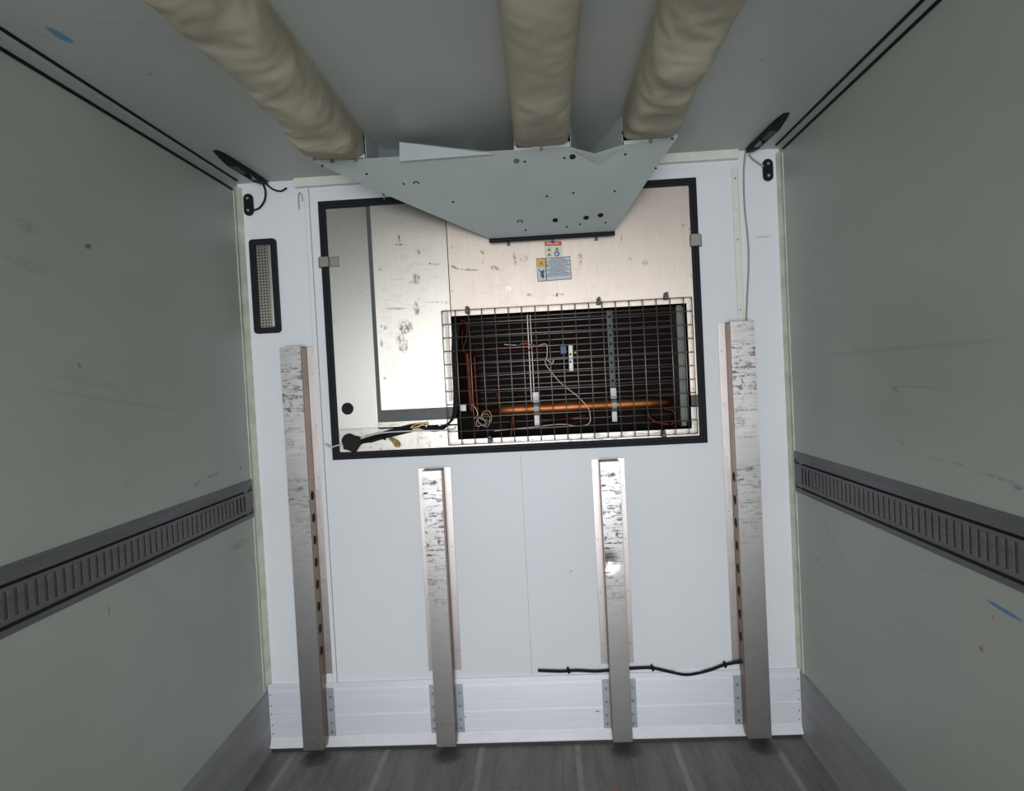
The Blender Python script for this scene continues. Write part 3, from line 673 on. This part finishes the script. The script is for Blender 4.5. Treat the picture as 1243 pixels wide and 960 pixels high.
# rubber seal under the bottom edge
G().tube([D_+Vector((-.004, -.004, -.008)), C_+Vector((.004, -.004, -.008))], .0095, 8, smooth=False).build('rubber_seal', M['rubber'], pl)
for px, py in ((617,292.5),(671,289.5),(724,286.5)):
    x, z = WX(px, py+1, -.03); G().box(x-.006, x+.006, -.034, -.0125, z-.014, z+.004).build('seal_clip', M['steel_dark'], pl)

# ------------------------------------------------------------------ canvas air ducts along the ceiling
def duct(label, xl, xr, drop, wr, seed, yend=YF-.004, xl2=None, xr2=None, sag=0.0, steep=None):
    """half-round canvas hose fixed flat on the ceiling"""
    ny, na = 260, 40; vs = []; fs = []
    ylen = -4.9
    for j in range(ny+1):
        t_ = (j/ny)**1.5; y = yend+(ylen-yend)*t_; dist = yend-y
        k = min(1, dist/.35); d = (.090+(drop-.090)*math.sin(k*math.pi/2))
        ex = 2.7+4.5*(1-k)                       # squarer at the collar
        X0 = xl+((xl2 if xl2 is not None else xl)-xl)*min(dist/1.2, 1.5); X1 = xr+((xr2 if xr2 is not None else xr)-xr)*min(dist/1.2, 1.5)
        for q in range(na+1):
            a_ = math.pi*q/na; c, s_ = math.cos(a_), math.sin(a_)
            x = (X0+X1)/2 - (X1-X0)/2*math.copysign(abs(c)**(2/ex), c); z = -d*abs(s_)**(2/ex)
            p = Vector((x*5, y*5, z*5+seed))
            n_ = mnoise.noise(p*1.1)*.5+mnoise.ridged_multi_fractal(p*Vector((.9, 1.5, .9)) if False else Vector((p.x*.9, p.y*1.3, p.z)), .9, 2.1, 3, 1.0, 2.0)*.28-.25
            w_ = wr*s_*min(1, dist/.08+.25)
            x -= n_*w_*c*.9; z -= n_*w_*.9*s_
            vs.append((x, y, H-.002+min(z, 0)))
    for j in range(ny):
        for q in range(na):
            a = j*(na+1)+q; fs.append((a, a+1, a+na+2, a+na+1))
    n = len(vs)
    fs.append(tuple(range(na, -1, -1)))
    t = thing('fabric_air_duct', label, 'air duct', ((xl+xr)/2, yend, H), 'canvas air ducts along the ceiling')
    G().add(vs, fs).build('canvas_sleeve', M['canvas'], t, smooth=True)
    # sewn edge along the ceiling
    g = G()
    for X0, X2 in ((xl, xl2), (xr, xr2)):
        if X2 is None: X2 = X0
        g.tube([(X0, yend-.02, H-.003), (X0+(X2-X0)*.5, yend-.62, H-.003), (X2, yend-1.22, H-.003), (X0+(X2-X0)*1.5, yend-1.82, H-.003), (X0+(X2-X0)*1.5, ylen, H-.003)], .003, 6, smooth=False)
    g.build('edge_piping', M['canvas'], t)
    return t
d1 = duct('wrinkled tan canvas duct, the left one of three along the ceiling', -.690, -.490, .118, .040, 3.1)
d2 = duct('smooth tan canvas duct, the middle one of three along the ceiling', .066, .268, .118, .014, 9.4)
d3 = duct('wrinkled tan canvas duct, the right one of three along the ceiling', .463, .655, .118, .036, 5.7)
# torn scrap at the middle duct's end
p = [W3(626,170,YF-.005), W3(632,172,YF-.012), W3(634,168,YF-.012), W3(636,175,YF-.012), W3(645,178,YF-.012), W3(627,179,YF-.006)]
G().prism([(q[0], q[2]) for q in p], YF-.012, YF-.009).build('torn_patch', M['hole'], d2)['label'] = 'dark torn gap at the end of the duct'
for dd, px, py in ((d1, 440, 166), (d3, 757, 160)):
    x, _, z = W3(px, py, YF-.01); G().disc(x, z, .006, YF-.018, YF, 8).build('rivet', M['steel_dark'], dd)

# ------------------------------------------------------------------ ceiling lamps
def lamp(label, p_near, p_far, s_):
    x = (p_near[0]+p_far[0])/2; yn, yf = p_near[1], p_far[1]
    t = thing('ceiling_lamp', label, 'lamp', (x, yf, H), 'dark ceiling lamps in the front corners')
    w_ = .022; L_ = yf-yn
    # wedge shaped housing: chisel at the near end
    secs = [(0, .012, .004), (.12, .020, .012), (.28, w_, .024), (.85, w_, .024), (1, w_*.8, .016)]
    vs = []; fs = []
    for k, (t_, hw, h) in enumerate(secs):
        y = yn+L_*t_; sh = s_*(.018*(1-t_))
        vs += [(x-hw-sh, y, H), (x-hw*.75-sh, y, H-h), (x+hw*.75-sh, y, H-h), (x+hw-sh, y, H)]
    for k in range(len(secs)-1):
        for q in range(4): a = k*4+q; b3 = k*4+(q+1)%4; fs.append((a, b3, b3+4, a+4))
    fs += [(3, 2, 1, 0), tuple((len(secs)-1)*4+q for q in range(4))]
    G().add(vs, fs).build('housing', M['black'], t, bevel=.003)
    G().box(x-w_*.62, x+w_*.62, yn+L_*.55, yn+L_*.74, H-.027, H-.023).build('sensor_window', M['black_gloss'], t, bevel=.001)
    G().box(x-w_*.6-s_*.006, x+w_*.6-s_*.006, yn+L_*.30, yn+L_*.54, H-.0265, H-.023).build('lens', M['steel_dark'], t, bevel=.001)
    return t
q0, q1 = P(262,182,2,H), P(322,222,2,H)
lamp('dark slim ceiling lamp in the left corner with a cable looping both ways', (-1.068, q0.y), (-1.068, -.02), 1)
q0 = P(950,137,2,H)
lamp('dark slim ceiling lamp in the right corner above the black cable plate', (1.068, q0.y), (1.068, -.02), -1)
def cable(nm, pts, r, mat, label, cat='cable'):
    return tag(G().tube(pts, r, 8).build(nm, M[mat], at=tuple(pts[0]), smooth=True), label, cat)
cable('lamp_cable', path3([(319,223),(322,232),(321,243),(315,252),(308,255)], -.012), .0042, 'black', 'black cable curving from the left ceiling lamp down to its black plate')
cable('lamp_cable', path3([(322,222),(330,229),(340,232),(348,228)], -.012), .0040, 'black', 'short black cable drooping from the left ceiling lamp under the cream trim')
cable('lamp_cable', path3([(909,187),(914,193),(921,198),(927,202)], -.010), .0042, 'grey_cable', 'short dark cable from the right ceiling lamp to its black plate')
cable('wall_cable', path3([(905,185),(903,210),(904,250),(908,290),(909,320),(907,365),(906,389)], -.007), .0035, 'grey_cable', 'thin grey cable running down the wall to the tall right post')
def plate(label, p0, p1):
    (xa_, za), (xb_, zb) = WX(*p0), WX(*p1); xm = (xa_+xb_)/2; r = abs(xb_-xa_)/2; r = .022
    zt, zb = max(za, zb)-r, min(za, zb)+r
    t = thing('cable_plate', label, 'cable plate', (xm, 0, zb-r), 'black oval cable plates')
    pts = [(xm+r*math.cos(a_), (zt if math.sin(a_) >= 0 else zb)+r*math.sin(a_)) for a_ in [2*math.pi*(k+.5)/24 for k in range(24)]]
    G().prism(pts, -.014, 0).build('plate_body', M['black'], t, bevel=.004)
    for z in (zt, zb): G().disc(xm, z, .006, -.0175, -.0135, 10).build('screw', M['galv'], t)
    G().disc(xm, (zt+zb)/2, .011, -.019, -.0135, 12).build('cable_entry', M['black'], t)
plate('black oval cable plate on the front wall below the left lamp', (297,236), (308,262))
plate('black oval cable plate on the front wall below the right lamp', (925,194), (938,220))
# framed perforated plate on the left
t = thing('vent_plate', 'tall narrow perforated metal plate in a black frame on the front wall', 'vent', (-1.095, 0, 1.896))
vx0, vx1, vz0, vz1 = -1.156, -1.034, 1.896, 2.318
def rr_(x0, x1, z0, z1, r, n=6):
    o = []
    for cx, cz, a0 in ((x1-r, z1-r, 0), (x0+r, z1-r, 90), (x0+r, z0+r, 180), (x1-r, z0+r, 270)):
        for k in range(n): a_ = math.radians(a0+90*k/(n-1)); o.append((cx+r*math.cos(a_), cz+r*math.sin(a_)))
    return o
O, I = rr_(vx0, vx1, vz0, vz1, .016), rr_(vx0+.028, vx1-.024, vz0+.026, vz1-.026, .004)
k = len(O); vs = [(p[0], -.018, p[1]) for p in O]+[(p[0], -.018, p[1]) for p in I]+[(p[0], 0, p[1]) for p in O]+[(p[0], -.004, p[1]) for p in I]; fs = []
for i_ in range(k):
    j = (i_+1) % k; fs += [(i_, j, k+j, k+i_), (i_, 2*k+i_, 2*k+j, j), (k+i_, k+j, 3*k+j, 3*k+i_)]
G().add(vs, fs).build('frame', M['rubber'], t, bevel=.002)
G().box(vx0+.026, vx1-.022, -.008, -.002, vz0+.024, vz1-.024).build('perforated_plate', M['perf'], t)
G().box(vx1-.040, vx1-.026, -.014, -.008, vz0+.028, vz1-.028).build('side_lip', M['panel_left'], t, bevel=.002)

# ------------------------------------------------------------------ cable along the bottom of the front wall
cb = thing('ground_cable', 'black cable with knots running along the front wall above the skirting', 'cable', W3(653,814,-.015))
G().tube(path3([(653,814),(680,815),(700,814),(722,815),(738,814),(760,812),(775,811),(792,811),(815,816),(835,819),(860,814),(880,807),(902,803,-.03)], -.017), .0062, 8).build('sheath', M['black'], cb, smooth=True)
for px, py in ((690,814),(792,811),(880,807)): G().tube(path3([(px-1,py-3.5),(px+1,py+3)], -.019), .0065, 6).build('cable_tie', M['black'], cb)

# ------------------------------------------------------------------ slotted cargo rails on the side walls
def rail(label, s_, zt, zb):
    x = s_*HW; y1, y0 = -.045, -3.3; n = -s_
    t = thing('cargo_rail', label, 'cargo rail', (x, y1, zb), 'slotted cargo rails on the side walls')
    hgt = zt-zb; z1_, z2_ = zt-.047, zb+.027     # grooves
    d = .0075
    G().box(x, x+n*.003, y0, y1, z1_+.004, zt).box(x, x+n*.003, y0, y1, zb, z2_-.004).each('rail_flange', M['rail'], t)
    G().box(x, x+n*.002, y0, y1-.075, z1_-.006, z1_+.007).box(x, x+n*.0035, y0, y1-.06, z2_-.009, z2_+.003).each('groove', M['hole'], t)
    ch0, ch1 = z2_+.003, z1_-.003; sa, sb = ch0+.014, ch1-.010
    g = G().box(x+n*.006, x+n*d, y0, y1-.02, ch0, sa).box(x+n*.006, x+n*d, y0, y1-.02, sb, ch1)
    y = y1-.085; pitch = .0335
    g.box(x+n*.0055, x+n*d, y, y1-.02, sa, sb)
    while y > y0:
        g.box(x+n*.006, x+n*d, y-pitch, y-.014, sa, sb); y -= pitch
    g.build('slotted_channel', M['rail'], t)
    G().box(x, x+n*.0045, y0, y1-.02, ch0+.003, ch1-.003).build('back_plate', M['dull'], t)
    G().box(x, x+n*.005, y1-.022, y1+.0, zb, zt).build('end_plate', M['rail'], t)
    for k in range(3):
        G().box(x, x+n*(d+.0003), y1-.085-pitch*k-.001, y1-.085-pitch*k-.013, sa+.002, sb-.002).build('slot', M['hole'], t)
    for z in (z1_+.002, z2_-.002):
        G().prism([(y1-.012, z+.016), (y1-.022, z+.001), (y1-.045, z-.004), (y1-.022, z-.006), (y1-.004, z-.003)], x, x+n*.008, 'YZ').build('punched_lug', M['steel_dark'], t)
zt = P(303,582,0,L).z; zb = P(306,628,0,L).z
rail('grey slotted cargo rail on the left wall', -1, zt, zb)
rail('grey slotted cargo rail on the right wall', 1, P(967,548,0,R).z, P(969,597,0,R).z)
